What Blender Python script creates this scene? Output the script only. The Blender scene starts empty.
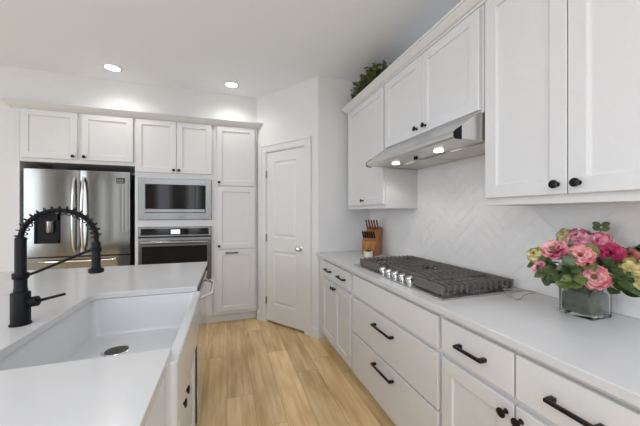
import bpy, bmesh, math, random
from mathutils import Vector, Matrix
C = bpy.context.scene.collection
PI = math.pi
rnd = random.Random(7)

# ------------------------------------------------------------------ camera
cd = bpy.data.cameras.new('camera'); cam = bpy.data.objects.new('camera', cd); C.objects.link(cam)
cd.sensor_width = 36; cd.lens = 284 / 640 * 36; cd.clip_start = .02
cam.location = (0, 0, 1.33); cam.rotation_euler = (PI / 2, 0, math.radians(-18.13))
bpy.context.scene.camera = cam

H0 = 2.78; WX = (-4.2, -3.2, -2.2, -1.2, -.2)
# ------------------------------------------------------------------ world, big lights, exposure
sc = bpy.context.scene
w = bpy.data.worlds.new('world'); sc.world = w; w.use_nodes = True
bg = w.node_tree.nodes['Background']; bg.inputs[0].default_value = (.93, .96, 1, 1); bg.inputs[1].default_value = 1.0

def area(name, loc, rot, sx, sy, power, col=(1, 1, 1)):
    d = bpy.data.lights.new(name, 'AREA'); d.shape = 'RECTANGLE'; d.size = sx; d.size_y = sy; d.energy = power; d.color = col
    o = bpy.data.objects.new(name, d); C.objects.link(o); o.location = loc; o.rotation_euler = rot
    return o
# daylight through the tall windows of the living room behind the camera
for x in WX: area('window_daylight', (x, -4.47, 1.45), (PI / 2, 0, 0), .34, 2.1, 2.6, (.82, .91, 1))
area('side_fill', (-4.97, -.45, 1.5), (PI / 2, 0, -PI / 2), 3.3, 2.0, 62, (.77, .865, 1))  # added fill panel at the left wall opening, unseen; lights the right cabinets
# added unseen fill panel under the ceiling, brightens floor, counters and fronts
area('overhead_fill', (-.7, -2.3, H0 - .03), (0, 0, 0), 4.4, 4.2, 112, (.76, .855, 1))
sc.view_settings.view_transform = 'Standard'; sc.view_settings.look = 'None'
sc.view_settings.gamma = 1; sc.view_settings.use_curve_mapping = False
sc.view_settings.exposure = 0.52
try:
    sc.cycles.use_denoising = True; sc.cycles.max_bounces = 12; sc.cycles.diffuse_bounces = 8
    sc.cycles.transmission_bounces = 12; sc.cycles.caustics_refractive = True
except Exception: pass

# ------------------------------------------------------------------ materials
def mat(name, col, rough=.5, metal=0, **kw):
    m = bpy.data.materials.new(name); m.use_nodes = True
    b = m.node_tree.nodes['Principled BSDF']
    b.inputs['Base Color'].default_value = (*col, 1); b.inputs['Roughness'].default_value = rough; b.inputs['Metallic'].default_value = metal
    for k, v in kw.items(): b.inputs[k.replace('_', ' ')].default_value = v
    return m
class NT:
    def __init__(s, m): s.t = m.node_tree; s.b = s.t.nodes['Principled BSDF']
    def n(s, ty, **kw):
        x = s.t.nodes.new(ty)
        for k, v in kw.items():
            if k.startswith('i_'): x.inputs[int(k[2:])].default_value = v
            else: setattr(x, k, v)
        return x
    def l(s, a, b): s.t.links.new(a, b)
    def math(s, op, a, b=None):
        x = s.t.nodes.new('ShaderNodeMath'); x.operation = op
        for i, v in enumerate((a, b)):
            if v is None: continue
            if isinstance(v, (int, float)): x.inputs[i].default_value = v
            else: s.l(v, x.inputs[i])
        return x.outputs[0]
def speck(m, scale, amt, bump=0):
    """fine mottling of a base colour, plus a small bump"""
    t = NT(m); col = tuple(t.b.inputs['Base Color'].default_value)
    tc = t.n('ShaderNodeTexCoord'); no = t.n('ShaderNodeTexNoise'); no.inputs['Scale'].default_value = scale; no.inputs['Detail'].default_value = 4
    t.l(tc.outputs['Object'], no.inputs['Vector'])
    r = t.n('ShaderNodeValToRGB'); t.l(no.outputs[0], r.inputs[0])
    r.color_ramp.elements[0].position = .3; r.color_ramp.elements[1].position = .7
    r.color_ramp.elements[0].color = (*[c * (1 - amt) for c in col[:3]], 1); r.color_ramp.elements[1].color = (*[min(1, c * (1 + amt)) for c in col[:3]], 1)
    t.l(r.outputs[0], t.b.inputs['Base Color'])
    if bump:
        bp = t.n('ShaderNodeBump'); bp.inputs['Strength'].default_value = bump; bp.inputs['Distance'].default_value = .002
        t.l(no.outputs[0], bp.inputs['Height']); t.l(bp.outputs[0], t.b.inputs['Normal'])
    return m
def brushed(name, col, rough, sc_=(2, 2, 300)):
    m = mat(name, col, rough, 1); t = NT(m)
    tc = t.n('ShaderNodeTexCoord'); mp = t.n('ShaderNodeMapping'); mp.inputs['Scale'].default_value = sc_
    no = t.n('ShaderNodeTexNoise'); no.inputs['Scale'].default_value = 1
    t.l(tc.outputs['Object'], mp.inputs[0]); t.l(mp.outputs[0], no.inputs['Vector'])
    t.l(t.math('ADD', t.math('MULTIPLY', no.outputs[0], .12), rough - .06), t.b.inputs['Roughness'])
    return m
M = {}
M['cab'] = speck(mat('white_cabinet_paint', (.66, .66, .662), .42), 60, .01)
M['wall'] = speck(mat('wall_paint', (.70, .70, .698), .8), 120, .015, .15)
M['ceil'] = speck(mat('ceiling_paint', (.83, .865, .92), .9), 150, .02, .2)
M['trim'] = speck(mat('trim_paint', (.70, .70, .695), .45), 60, .01)
M['quartz'] = speck(mat('white_quartz', (.58, .578, .576), .22), 9, .012)
M['sink'] = mat('white_fireclay', (.62, .625, .632), .12)
M['tile'] = mat('glazed_tile', (.76, .75, .74), .09)
M['grout'] = speck(mat('grout', (.75, .74, .73), .9), 300, .03)
M['steel'] = brushed('brushed_steel', (.27, .27, .265), .2)
M['fridge_steel'] = brushed('fridge_steel', (.215, .21, .195), .15, (300, 300, 2))
M['hood_steel'] = brushed('hood_steel', (.68, .675, .66), .30, (2, 300, 300))
M['tray_steel'] = brushed('cooktop_steel', (.62, .61, .60), .28)
M['mirror_steel'] = brushed('dishwasher_steel', (.66, .66, .66), .07)
M['chrome'] = mat('chrome', (.82, .82, .82), .1, 1)
M['bronze'] = speck(mat('dark_bronze', (.018, .016, .015), .4, .6), 80, .2)
M['black'] = speck(mat('matte_black', (.006, .006, .008), .5, 0, Specular_IOR_Level=.18), 80, .1)
M['iron'] = speck(mat('cast_iron', (.12, .11, .104), .5), 200, .15, .3)
M['glassblack'] = mat('black_glass', (.010, .009, .008), .05, 0, Specular_IOR_Level=.35)
M['dark'] = mat('dark_cavity', (.02, .02, .02), .7)
M['filter'] = brushed('hood_filter', (.62, .6, .57), .4, (300, 300, 2))
M['red_knob'] = mat('steel_marker', (.7, .7, .7), .3, 1)
M['knifewood'] = mat('acacia_wood', (.35, .13, .04), .4)
M['cream'] = speck(mat('cream_ceramic', (.75, .7, .58), .3), 60, .02)
def emis(name, col, s):
    m = mat(name, (.9, .9, .9), .5); b = m.node_tree.nodes['Principled BSDF']
    b.inputs['Emission Color'].default_value = (*col, 1); b.inputs['Emission Strength'].default_value = s
    return m
M['lamp'] = emis('lamp_lens', (1, .97, .92), 6)
M['hoodlamp'] = emis('hood_lens', (1, .95, .86), 4)
M['display'] = emis('oven_display', (.62, .68, .85), .35)
g = mat('clear_glass', (.93, .97, .94), .02); g.node_tree.nodes['Principled BSDF'].inputs['Transmission Weight'].default_value = 1
g.node_tree.nodes['Principled BSDF'].inputs['IOR'].default_value = 1.45; M['glass'] = g
pane = mat('window_glass', (1, 1, 1), .0); pane.node_tree.nodes['Principled BSDF'].inputs['Transmission Weight'].default_value = 1; M['pane'] = pane

def wood_grain(m, dark, light, axis_scale):
    t = NT(m); tc = t.n('ShaderNodeTexCoord'); mp = t.n('ShaderNodeMapping'); mp.inputs['Scale'].default_value = axis_scale
    no = t.n('ShaderNodeTexNoise'); no.inputs['Scale'].default_value = 1; no.inputs['Detail'].default_value = 6
    t.l(tc.outputs['Object'], mp.inputs[0]); t.l(mp.outputs[0], no.inputs['Vector'])
    r = t.n('ShaderNodeValToRGB'); t.l(no.outputs[0], r.inputs[0]); r.color_ramp.elements[0].position = .35; r.color_ramp.elements[1].position = .65
    r.color_ramp.elements[0].color = (*dark, 1); r.color_ramp.elements[1].color = (*light, 1); t.l(r.outputs[0], t.b.inputs['Base Color'])
M['handlewood'] = mat('dark_handle_wood', (.2, .07, .03), .4); wood_grain(M['handlewood'], (.09, .03, .015), (.22, .08, .03), (60, 60, 20))
wood_grain(M['knifewood'], (.26, .085, .025), (.50, .22, .075), (90, 90, 8))

def floor_material():
    m = mat('oak_planks', (.5, .35, .2), .38); t = NT(m)
    tc = t.n('ShaderNodeTexCoord'); sx = t.n('ShaderNodeSeparateXYZ'); t.l(tc.outputs['Object'], sx.inputs[0])
    W, L = .183, 1.5
    px = t.math('DIVIDE', t.math('ADD', sx.outputs[0], 20.13), W); row = t.math('FLOOR', px)
    wn = t.n('ShaderNodeTexWhiteNoise', noise_dimensions='1D'); t.l(row, wn.inputs['W'])
    py = t.math('ADD', t.math('DIVIDE', t.math('ADD', sx.outputs[1], 20), L), t.math('MULTIPLY', wn.outputs[0], 7.3)); col = t.math('FLOOR', py)
    cid = t.n('ShaderNodeCombineXYZ'); t.l(row, cid.inputs[0]); t.l(col, cid.inputs[1])
    w2 = t.n('ShaderNodeTexWhiteNoise', noise_dimensions='3D'); t.l(cid.outputs[0], w2.inputs['Vector'])
    # grain coordinates, shifted for each plank
    gx = t.math('MULTIPLY', sx.outputs[0], 26); gy = t.math('MULTIPLY', sx.outputs[1], 1.5); gz = t.math('MULTIPLY', w2.outputs[0], 90)
    gv = t.n('ShaderNodeCombineXYZ'); t.l(gx, gv.inputs[0]); t.l(gy, gv.inputs[1]); t.l(gz, gv.inputs[2])
    n1 = t.n('ShaderNodeTexNoise'); n1.inputs['Scale'].default_value = 1; n1.inputs['Detail'].default_value = 7; n1.inputs['Roughness'].default_value = .62; n1.inputs['Distortion'].default_value = .7
    t.l(gv.outputs[0], n1.inputs['Vector'])
    gv2 = t.n('ShaderNodeCombineXYZ'); t.l(t.math('MULTIPLY', sx.outputs[0], 7), gv2.inputs[0]); t.l(t.math('MULTIPLY', sx.outputs[1], 1.7), gv2.inputs[1]); t.l(gz, gv2.inputs[2])
    n2 = t.n('ShaderNodeTexNoise'); n2.inputs['Scale'].default_value = 1; n2.inputs['Detail'].default_value = 3; t.l(gv2.outputs[0], n2.inputs['Vector'])
    # knots
    gv3 = t.n('ShaderNodeCombineXYZ'); t.l(t.math('MULTIPLY', sx.outputs[0], 4.2), gv3.inputs[0]); t.l(t.math('MULTIPLY', sx.outputs[1], 1.25), gv3.inputs[1]); t.l(gz, gv3.inputs[2])
    vo = t.n('ShaderNodeTexVoronoi'); vo.inputs['Scale'].default_value = 1; t.l(gv3.outputs[0], vo.inputs['Vector'])
    kn = t.n('ShaderNodeMapRange'); kn.inputs['From Min'].default_value = .02; kn.inputs['From Max'].default_value = .17; kn.inputs['To Min'].default_value = 1; kn.inputs['To Max'].default_value = 0
    t.l(vo.outputs['Distance'], kn.inputs['Value'])
    r1 = t.n('ShaderNodeValToRGB'); e = r1.color_ramp.elements; e[0].position = .34; e[1].position = .66
    e[0].color = (.53, .325, .13, 1); e[1].color = (.94, .71, .40, 1)
    fac = t.math('ADD', t.math('MULTIPLY', n1.outputs[0], .45), t.math('MULTIPLY', n2.outputs[0], .55)); t.l(fac, r1.inputs[0])
    br = t.math('ADD', t.math('MULTIPLY', w2.outputs[0], .26), .84)
    mx = t.n('ShaderNodeMix', data_type='RGBA', blend_type='MULTIPLY'); mx.inputs[0].default_value = 1
    t.l(r1.outputs[0], mx.inputs[6])
    cb = t.n('ShaderNodeCombineColor'); [t.l(br, cb.inputs[i]) for i in range(3)]; t.l(cb.outputs[0], mx.inputs[7])
    mk = t.n('ShaderNodeMix', data_type='RGBA'); t.l(t.math('MULTIPLY', kn.outputs[0], .75), mk.inputs[0]); t.l(mx.outputs[2], mk.inputs[6]); mk.inputs[7].default_value = (.16, .075, .03, 1)
    # seams
    fx = t.math('ABSOLUTE', t.math('SUBTRACT', t.math('FRACT', px), .5)); fy = t.math('ABSOLUTE', t.math('SUBTRACT', t.math('FRACT', py), .5))
    sm = t.math('MAXIMUM', t.math('GREATER_THAN', fx, .5 - .0016 / W), t.math('GREATER_THAN', fy, .5 - .0016 / L))
    ms = t.n('ShaderNodeMix', data_type='RGBA'); t.l(t.math('MULTIPLY', sm, .5), ms.inputs[0]); t.l(mk.outputs[2], ms.inputs[6]); ms.inputs[7].default_value = (.13, .07, .03, 1)
    t.l(ms.outputs[2], t.b.inputs['Base Color'])
    bp = t.n('ShaderNodeBump'); bp.inputs['Strength'].default_value = .25; bp.inputs['Distance'].default_value = .001
    t.l(t.math('SUBTRACT', n1.outputs[0], sm), bp.inputs['Height']); t.l(bp.outputs[0], t.b.inputs['Normal'])
    return m
M['floor'] = floor_material()
def leafmat(name, a, b, rough=.45):
    m = mat(name, a, rough); t = NT(m); tc = t.n('ShaderNodeTexCoord'); no = t.n('ShaderNodeTexNoise'); no.inputs['Scale'].default_value = 35
    t.l(tc.outputs['Object'], no.inputs['Vector']); r = t.n('ShaderNodeValToRGB'); r.color_ramp.elements[0].position = .35; r.color_ramp.elements[1].position = .65
    r.color_ramp.elements[0].color = (*a, 1); r.color_ramp.elements[1].color = (*b, 1); t.l(no.outputs[0], r.inputs[0]); t.l(r.outputs[0], t.b.inputs['Base Color'])
    return m
M['leaf'] = leafmat('green_leaf', (.028, .05, .014), (.085, .125, .038))
M['leaf2'] = leafmat('yellow_green_leaf', (.08, .115, .028), (.18, .20, .065))
M['box'] = leafmat('dark_shrub_leaf', (.05, .07, .02), (.22, .24, .085))
M['stem'] = leafmat('green_stem', (.06, .11, .03), (.12, .18, .05))
M['pink'] = leafmat('pink_petal', (.55, .10, .19), (.82, .38, .44))
M['salmon'] = leafmat('salmon_petal', (.48, .08, .11), (.80, .38, .33))
M['magenta'] = leafmat('magenta_petal', (.34, .015, .08), (.52, .06, .15))
M['lpink'] = leafmat('light_pink_petal', (.66, .22, .28), (.86, .50, .50))
M['mauve'] = leafmat('mauve_petal', (.48, .10, .20), (.78, .45, .50))
M['lime'] = leafmat('lime_petal', (.30, .26, .06), (.62, .52, .27))
M['rust'] = leafmat('dusty_red_petal', (.34, .07, .06), (.52, .22, .18))
M['yolk'] = leafmat('flower_centre', (.35, .25, .08), (.55, .42, .18))

# ------------------------------------------------------------------ mesh helpers
class F:
    """a frame: u along the width, n out of the front, z up"""
    def __init__(s, o, u, n): s.o = Vector(o); s.u = Vector(u); s.n = Vector(n)
    def __call__(s, u, n, z): return s.o + s.u * u + s.n * n + Vector((0, 0, z))
WORLD = F((0, 0, 0), (1, 0, 0), (0, 1, 0))
BACK = F((0, 3.615, 0), (1, 0, 0), (0, -1, 0))        # face of the tall cabinets on the back wall
BASE = F((.932, 0, 0), (0, 1, 0), (-1, 0, 0))         # face of the right base cabinets
UPPER = F((1.226, 0, 0), (0, 1, 0), (-1, 0, 0))       # face of the right wall cabinets
ISL = F((-.191, 0, 0), (0, 1, 0), (1, 0, 0))          # face of the island cabinets
BM = bmesh.new
def box(bm, fr, u0, u1, n0, n1, z0, z1, bev=0.0, seg=2):
    vs = [bm.verts.new(fr(u, n, z)) for u in (u0, u1) for n in (n0, n1) for z in (z0, z1)]
    q = [(0, 1, 3, 2), (4, 6, 7, 5), (0, 4, 5, 1), (2, 3, 7, 6), (0, 2, 6, 4), (1, 5, 7, 3)]
    fs = [bm.faces.new([vs[i] for i in a]) for a in q]
    bmesh.ops.recalc_face_normals(bm, faces=fs)
    if bev:
        es = list({e for f in fs for e in f.edges})
        bmesh.ops.bevel(bm, geom=es, offset=bev, segments=seg, affect='EDGES', profile=.5, clamp_overlap=True)
    return bm
def prism(bm, pts, d):
    """closed polygon (list of Vectors) extruded by vector d"""
    a = [bm.verts.new(p) for p in pts]; b = [bm.verts.new(Vector(p) + Vector(d)) for p in pts]
    fs = [bm.faces.new(a[::-1]), bm.faces.new(b)]
    for i in range(len(a)): fs.append(bm.faces.new((a[i], a[(i + 1) % len(a)], b[(i + 1) % len(a)], b[i])))
    bmesh.ops.recalc_face_normals(bm, faces=fs); return bm
def axes(d):
    d = Vector(d).normalized(); t = Vector((0, 0, 1)) if abs(d.z) < .9 else Vector((1, 0, 0))
    x = t.cross(d).normalized(); return x, d.cross(x), d
def lathe(bm, o, d, prof, n=20):
    """profile [(radius, distance along d)...] turned about o + t*d"""
    x, y, d = axes(d); o = Vector(o); rings = []
    for r, h in prof:
        if r < 1e-6: rings.append([bm.verts.new(o + d * h)])
        else: rings.append([bm.verts.new(o + d * h + (x * math.cos(2 * PI * i / n) + y * math.sin(2 * PI * i / n)) * r) for i in range(n)])
    fs = []
    for a, b in zip(rings, rings[1:]):
        for i in range(n):
            j = (i + 1) % n
            if len(a) == 1 and len(b) == 1: continue
            if len(a) == 1: fs.append(bm.faces.new((a[0], b[j], b[i])))
            elif len(b) == 1: fs.append(bm.faces.new((a[i], a[j], b[0])))
            else: fs.append(bm.faces.new((a[i], a[j], b[j], b[i])))
    for rg, rv in ((rings[0], True), (rings[-1], False)):
        if len(rg) > 1: fs.append(bm.faces.new(rg[::-1] if rv else rg))
    bmesh.ops.recalc_face_normals(bm, faces=fs); return bm
def cyl(bm, a, b, r, n=16, bev=.0):
    a = Vector(a); b = Vector(b); L = (b - a).length
    if bev: return lathe(bm, a, b - a, [(r - bev, 0), (r, bev), (r, L - bev), (r - bev, L)], n)
    return lathe(bm, a, b - a, [(r, 0), (r, L)], n)
def tube(bm, pts, r, n=8, closed=False):
    pts = [Vector(p) for p in pts]; N = len(pts); rings = []; px = None
    for i, p in enumerate(pts):
        a = pts[i - 1] if (i or closed) else p; b = pts[(i + 1) % N] if (i < N - 1 or closed) else p
        d = (b - a).normalized()
        if px is None: x, y, _ = axes(d)
        else:
            x = (px - d * px.dot(d)).normalized(); y = d.cross(x)
        px = x; rr = r[i] if isinstance(r, (list, tuple)) else r
        rings.append([bm.verts.new(p + (x * math.cos(2 * PI * k / n) + y * math.sin(2 * PI * k / n)) * rr) for k in range(n)])
    fs = []
    for i in range(N if closed else N - 1):
        a, b = rings[i], rings[(i + 1) % N]
        for k in range(n): fs.append(bm.faces.new((a[k], a[(k + 1) % n], b[(k + 1) % n], b[k])))
    if not closed: fs += [bm.faces.new(rings[0][::-1]), bm.faces.new(rings[-1])]
    bmesh.ops.recalc_face_normals(bm, faces=fs); return bm
def sweep(bm, path, prof):
    """mitred moulding: path of (x,y), outward is to the right of travel; prof closed list of (out, z)"""
    P = [Vector((a, b)) for a, b in path]; rings = []
    for i, p in enumerate(P):
        d0 = (p - P[i - 1]).normalized() if i else None; d1 = (P[i + 1] - p).normalized() if i < len(P) - 1 else None
        n0 = Vector((d0.y, -d0.x)) if d0 else None; n1 = Vector((d1.y, -d1.x)) if d1 else None
        if n0 and n1: m = (n0 + n1).normalized(); m = m / max(.3, m.dot(n0))
        else: m = n0 or n1
        rings.append([bm.verts.new((p.x + m.x * o, p.y + m.y * o, z)) for o, z in prof])
    fs = []; K = len(prof)
    for a, b in zip(rings, rings[1:]):
        for k in range(K): fs.append(bm.faces.new((a[k], a[(k + 1) % K], b[(k + 1) % K], b[k])))
    fs += [bm.faces.new(rings[0][::-1]), bm.faces.new(rings[-1])]
    bmesh.ops.recalc_face_normals(bm, faces=fs); return bm
def shaker(bm, fr, u0, u1, z0, z1, n0=0.001, t=.02, rail=.058):
    """five-piece door: flat frame around a recessed panel"""
    def ring(i, n): return [bm.verts.new(fr(u, n, z)) for u, z in ((u0 + i, z0 + i), (u1 - i, z0 + i), (u1 - i, z1 - i), (u0 + i, z1 - i))]
    R = [ring(0, n0), ring(0, n0 + t - .0025), ring(.0025, n0 + t), ring(rail, n0 + t), ring(rail + .003, n0 + t - .009), ring(rail + .010, n0 + t - .0105)]
    fs = [bm.faces.new(R[0]), bm.faces.new(R[-1])]
    for a, b in zip(R, R[1:]):
        for k in range(4): fs.append(bm.faces.new((a[k], a[(k + 1) % 4], b[(k + 1) % 4], b[k])))
    bmesh.ops.recalc_face_normals(bm, faces=fs); return bm
def obj(name, bm, m, parent=None, smooth=None, **pr):
    me = bpy.data.meshes.new(name)
    if parent is not None:
        q = parent; off = Vector((0, 0, 0))
        while q is not None: off += q.location; q = q.parent
        bmesh.ops.translate(bm, verts=bm.verts, vec=-off)
    bm.to_mesh(me); bm.free(); me.materials.append(M[m] if isinstance(m, str) else m)
    if smooth is not None:
        me.polygons.foreach_set('use_smooth', [True] * len(me.polygons)); me.set_sharp_from_angle(angle=math.radians(smooth))
    o = bpy.data.objects.new(name, me); C.objects.link(o)
    if parent is not None: o.parent = parent
    for k, v in pr.items(): o[k] = v
    return o
def tag(o, label, cat, group=None):
    o['label'] = label; o['category'] = cat
    if group: o['group'] = group
    return o
def thing(name, loc, label, cat, group=None):
    o = bpy.data.objects.new(name, None); C.objects.link(o); o.location = loc; o.empty_display_size = .05
    return tag(o, label, cat, group)
def struct(name, bm, m, label=None, **k):
    o = obj(name, bm, m, **k); o['kind'] = 'structure'
    if label: o['label'] = label
    return o

# ------------------------------------------------------------------ the setting
YW, H, XR, YR = 3.645, 2.78, 1.54, 2.87
A = Vector((.357, YW)); B = Vector((.917, YR))
struct('floor', box(BM(), WORLD, -5.1, 2.2, -4.6, 4.5, -.05, 0), 'floor')
struct('ceiling', box(BM(), WORLD, -5.1, 2.2, -4.6, 4.5, H, H + .05), 'ceil')
bm = BM(); box(bm, WORLD, -5.1, -2.03, YW, YW + .1, 0, H); box(bm, WORLD, -2.03, .357, YW, YW + .1, 2.41, H); box(bm, WORLD, -2.1, .5, 4.35, 4.4, 0, 2.41)
struct('wall_back', bm, 'wall')
bm = BM(); box(bm, WORLD, XR, XR + .1, -4.6, 4.4, 0, H); box(bm, WORLD, .45, XR + .1, 4.4, 4.48, 0, H); struct('wall_right', bm, 'wall')
# angled pantry wall and the short wall the counter dies into, with a rounded outside corner
dv = (B - A).normalized(); DL = (B - A).length
DIAG = F((A.x, A.y, 0), (dv.x, dv.y, 0), (dv.y, -dv.x, 0))
nd = Vector((dv.y, -dv.x)); 
if nd.dot(Vector((0, 0)) - A) < 0: nd = -nd
DIAG.n = Vector((nd.x, nd.y, 0))
DU0, DU1, DZ = .165, .783, 2.075   # door opening along the wall
pts = [A, B]
bm = BM()
arc = []; rB = .018; n1 = nd; n2 = Vector((0, -1)); t_ = rB * math.tan(n1.angle(n2) / 2); cB = B - dv * t_ - n1 * rB
for i in range(7):
    a = i / 6; nn = (n1 * (1 - a) + n2 * a).normalized(); arc.append(cB + nn * rB)
ring_ = [A + dv * (DU1)] + arc + [Vector((XR, YR)), Vector((XR, YR + .1)), Vector((B.x + .08, YR + .1)), A + dv * DU1 - nd * .1]
prism(bm, [Vector((p.x, p.y, 0)) for p in ring_], (0, 0, H))
box(bm, DIAG, 0, DU0, -.1, 0, 0, H); box(bm, DIAG, DU0, DU1, -.1, 0, DZ, H)
struct('wall_pantry', bm, 'wall', smooth=40)
bm = BM(); box(bm, WORLD, -5.1, -5.0, -4.6, -2.2, 0, H); box(bm, WORLD, -5.1, -5, 1.3, YW, 0, H); box(bm, WORLD, -5.1, -5, -2.2, 1.3, 0, .45); box(bm, WORLD, -5.1, -5, -2.2, 1.3, 2.55, H)
struct('wall_left', bm, 'wall')
bm = BM(); 
ed = [-5.1] + [x + d for x in WX for d in (-.29, .29)] + [XR + .1]
for k in range(0, len(ed), 2): box(bm, WORLD, ed[k], ed[k + 1], -4.6, -4.5, 0, H)
for x in WX: box(bm, WORLD, x - .29, x + .29, -4.6, -4.5, 0, .35); box(bm, WORLD, x - .29, x + .29, -4.6, -4.5, 2.55, H)
struct('wall_front', bm, speck(mat('taupe_wall_paint', (.20, .18, .16), .8), 120, .015))
# trim: door casing, baseboards
bm = BM(); cw = .086
for u0, u1, z0, z1 in ((DU0 - cw, DU0, 0, DZ + cw), (DU1, DU1 + cw, 0, DZ + cw), (DU0, DU1, DZ, DZ + cw)):
    box(bm, DIAG, u0, u1, 0, .012, z0, z1, .002); 
for u0, u1, z0, z1 in ((DU0 - cw, DU0 - cw + .022, 0, DZ + cw), (DU1 + cw - .022, DU1 + cw, 0, DZ + cw), (DU0 - cw, DU1 + cw, DZ + cw - .022, DZ + cw)):
    box(bm, DIAG, u0, u1, .011, .019, z0, z1, .003)
for u0, u1 in ((DU0 - .001, DU0 + .012), (DU1 - .012, DU1 + .001)): box(bm, DIAG, u0, u1, -.1, .004, 0, DZ)
box(bm, DIAG, DU0, DU1, -.1, .004, DZ - .012, DZ + .001)
struct('trim_1', bm, 'trim', 'white painted casing around the pantry door')
bprof = [(0, .001), (.015, .001), (.015, .085), (.012, .1), (.006, .112), (.004, .125), (0, .125)]
a0 = A + dv * .012; a1 = A + dv * (DU0 - cw)
struct('baseboard_left', sweep(BM(), [a0[:], a1[:]] if nd.dot(Vector((dv.y, -dv.x))) > 0 else [a1[:], a0[:]], bprof), 'trim')
a2 = A + dv * (DU1 + cw)
struct('baseboard_right', sweep(BM(), [a2[:], B[:], (.998, YR)], bprof), 'trim')

# pantry door (hinged on the left), two raised panels
def door_mesh():
    g = .015; fr = DIAG
    u0, u1, z0, z1 = DU0 + g, DU1 - g, .026, DZ - g; nf = -.004; s = .115
    bm = BM(); V = lambda u, n, z: bm.verts.new(fr(u, n, z))
    zs = [(.235, .875), (1.035, z1 - .118)]
    us = [u0, u0 + s, u1 - s, u1]; zl = [z0, zs[0][0], zs[0][1], zs[1][0], zs[1][1], z1]
    grid = [[V(u, nf, z) for z in zl] for u in us]; fs = []
    for i in range(3):
        for j in range(5):
            if i == 1 and j in (1, 3): continue
            fs.append(bm.faces.new((grid[i][j], grid[i + 1][j], grid[i + 1][j + 1], grid[i][j + 1])))
    for j in (1, 3):
        q = [grid[1][j], grid[2][j], grid[2][j + 1], grid[1][j + 1]]
        prev = q
        for ins, n in ((.012, nf - .010), (.024, nf - .010), (.045, nf - .002)):
            pu0, pu1, pz0, pz1 = us[1] + ins, us[2] - ins, zl[j] + ins, zl[j + 1] - ins
            cur = [V(pu0, n, pz0), V(pu1, n, pz0), V(pu1, n, pz1), V(pu0, n, pz1)]
            for k in range(4): fs.append(bm.faces.new((prev[k], prev[(k + 1) % 4], cur[(k + 1) % 4], cur[k])))
            prev = cur
        fs.append(bm.faces.new(prev))
    back = [V(u0, nf - .035, z0), V(u1, nf - .035, z0), V(u1, nf - .035, z1), V(u0, nf - .035, z1)]
    fs.append(bm.faces.new(back[::-1]))
    bl = [grid[i][0] for i in range(4)]; tp = [grid[i][5] for i in range(4)]
    fs.append(bm.faces.new(bl[::-1] + [back[0], back[1]])); fs.append(bm.faces.new(tp + [back[2], back[3]]))
    fs.append(bm.faces.new(grid[0] + [back[3], back[0]])); fs.append(bm.faces.new(grid[3][::-1] + [back[1], back[2]]))
    bmesh.ops.recalc_face_normals(bm, faces=fs)
    return bm, u0, u1
bm, u0, u1 = door_mesh()
door = struct('door_1', bm, 'trim', 'white two-panel pantry door in the angled wall')
kc = DIAG(u1 - .062, -.004, .93)
obj('door_knob', lathe(BM(), kc, DIAG.n, [(.031, 0), (.031, .006), (.014, .012), (.012, .03), (.022, .036), (.029, .048), (.026, .06), (.012, .066), (0, .067)], 24), 'chrome', door, 40, label='chrome round door knob')
for z in (.27, 1.03, 1.80): obj('hinge', cyl(BM(), DIAG(DU0 + .013, .008, z - .045), DIAG(DU0 + .013, .008, z + .045), .006, 10), 'steel', door, 40)
# windows of the room behind the camera
for i, (x0, x1) in enumerate([(x - .29, x + .29) for x in WX]):
    bm = BM()
    for a, b, c, d in ((x0, x0 + .05, .35, 2.55), (x1 - .05, x1, .35, 2.55), (x0, x1, .35, .4), (x0, x1, 2.5, 2.55), (x0, x1, 1.43, 1.47)): box(bm, WORLD, a, b, -4.58, -4.52, c, d)
    struct('window_%d' % (i + 1), bm, 'trim')

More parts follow.
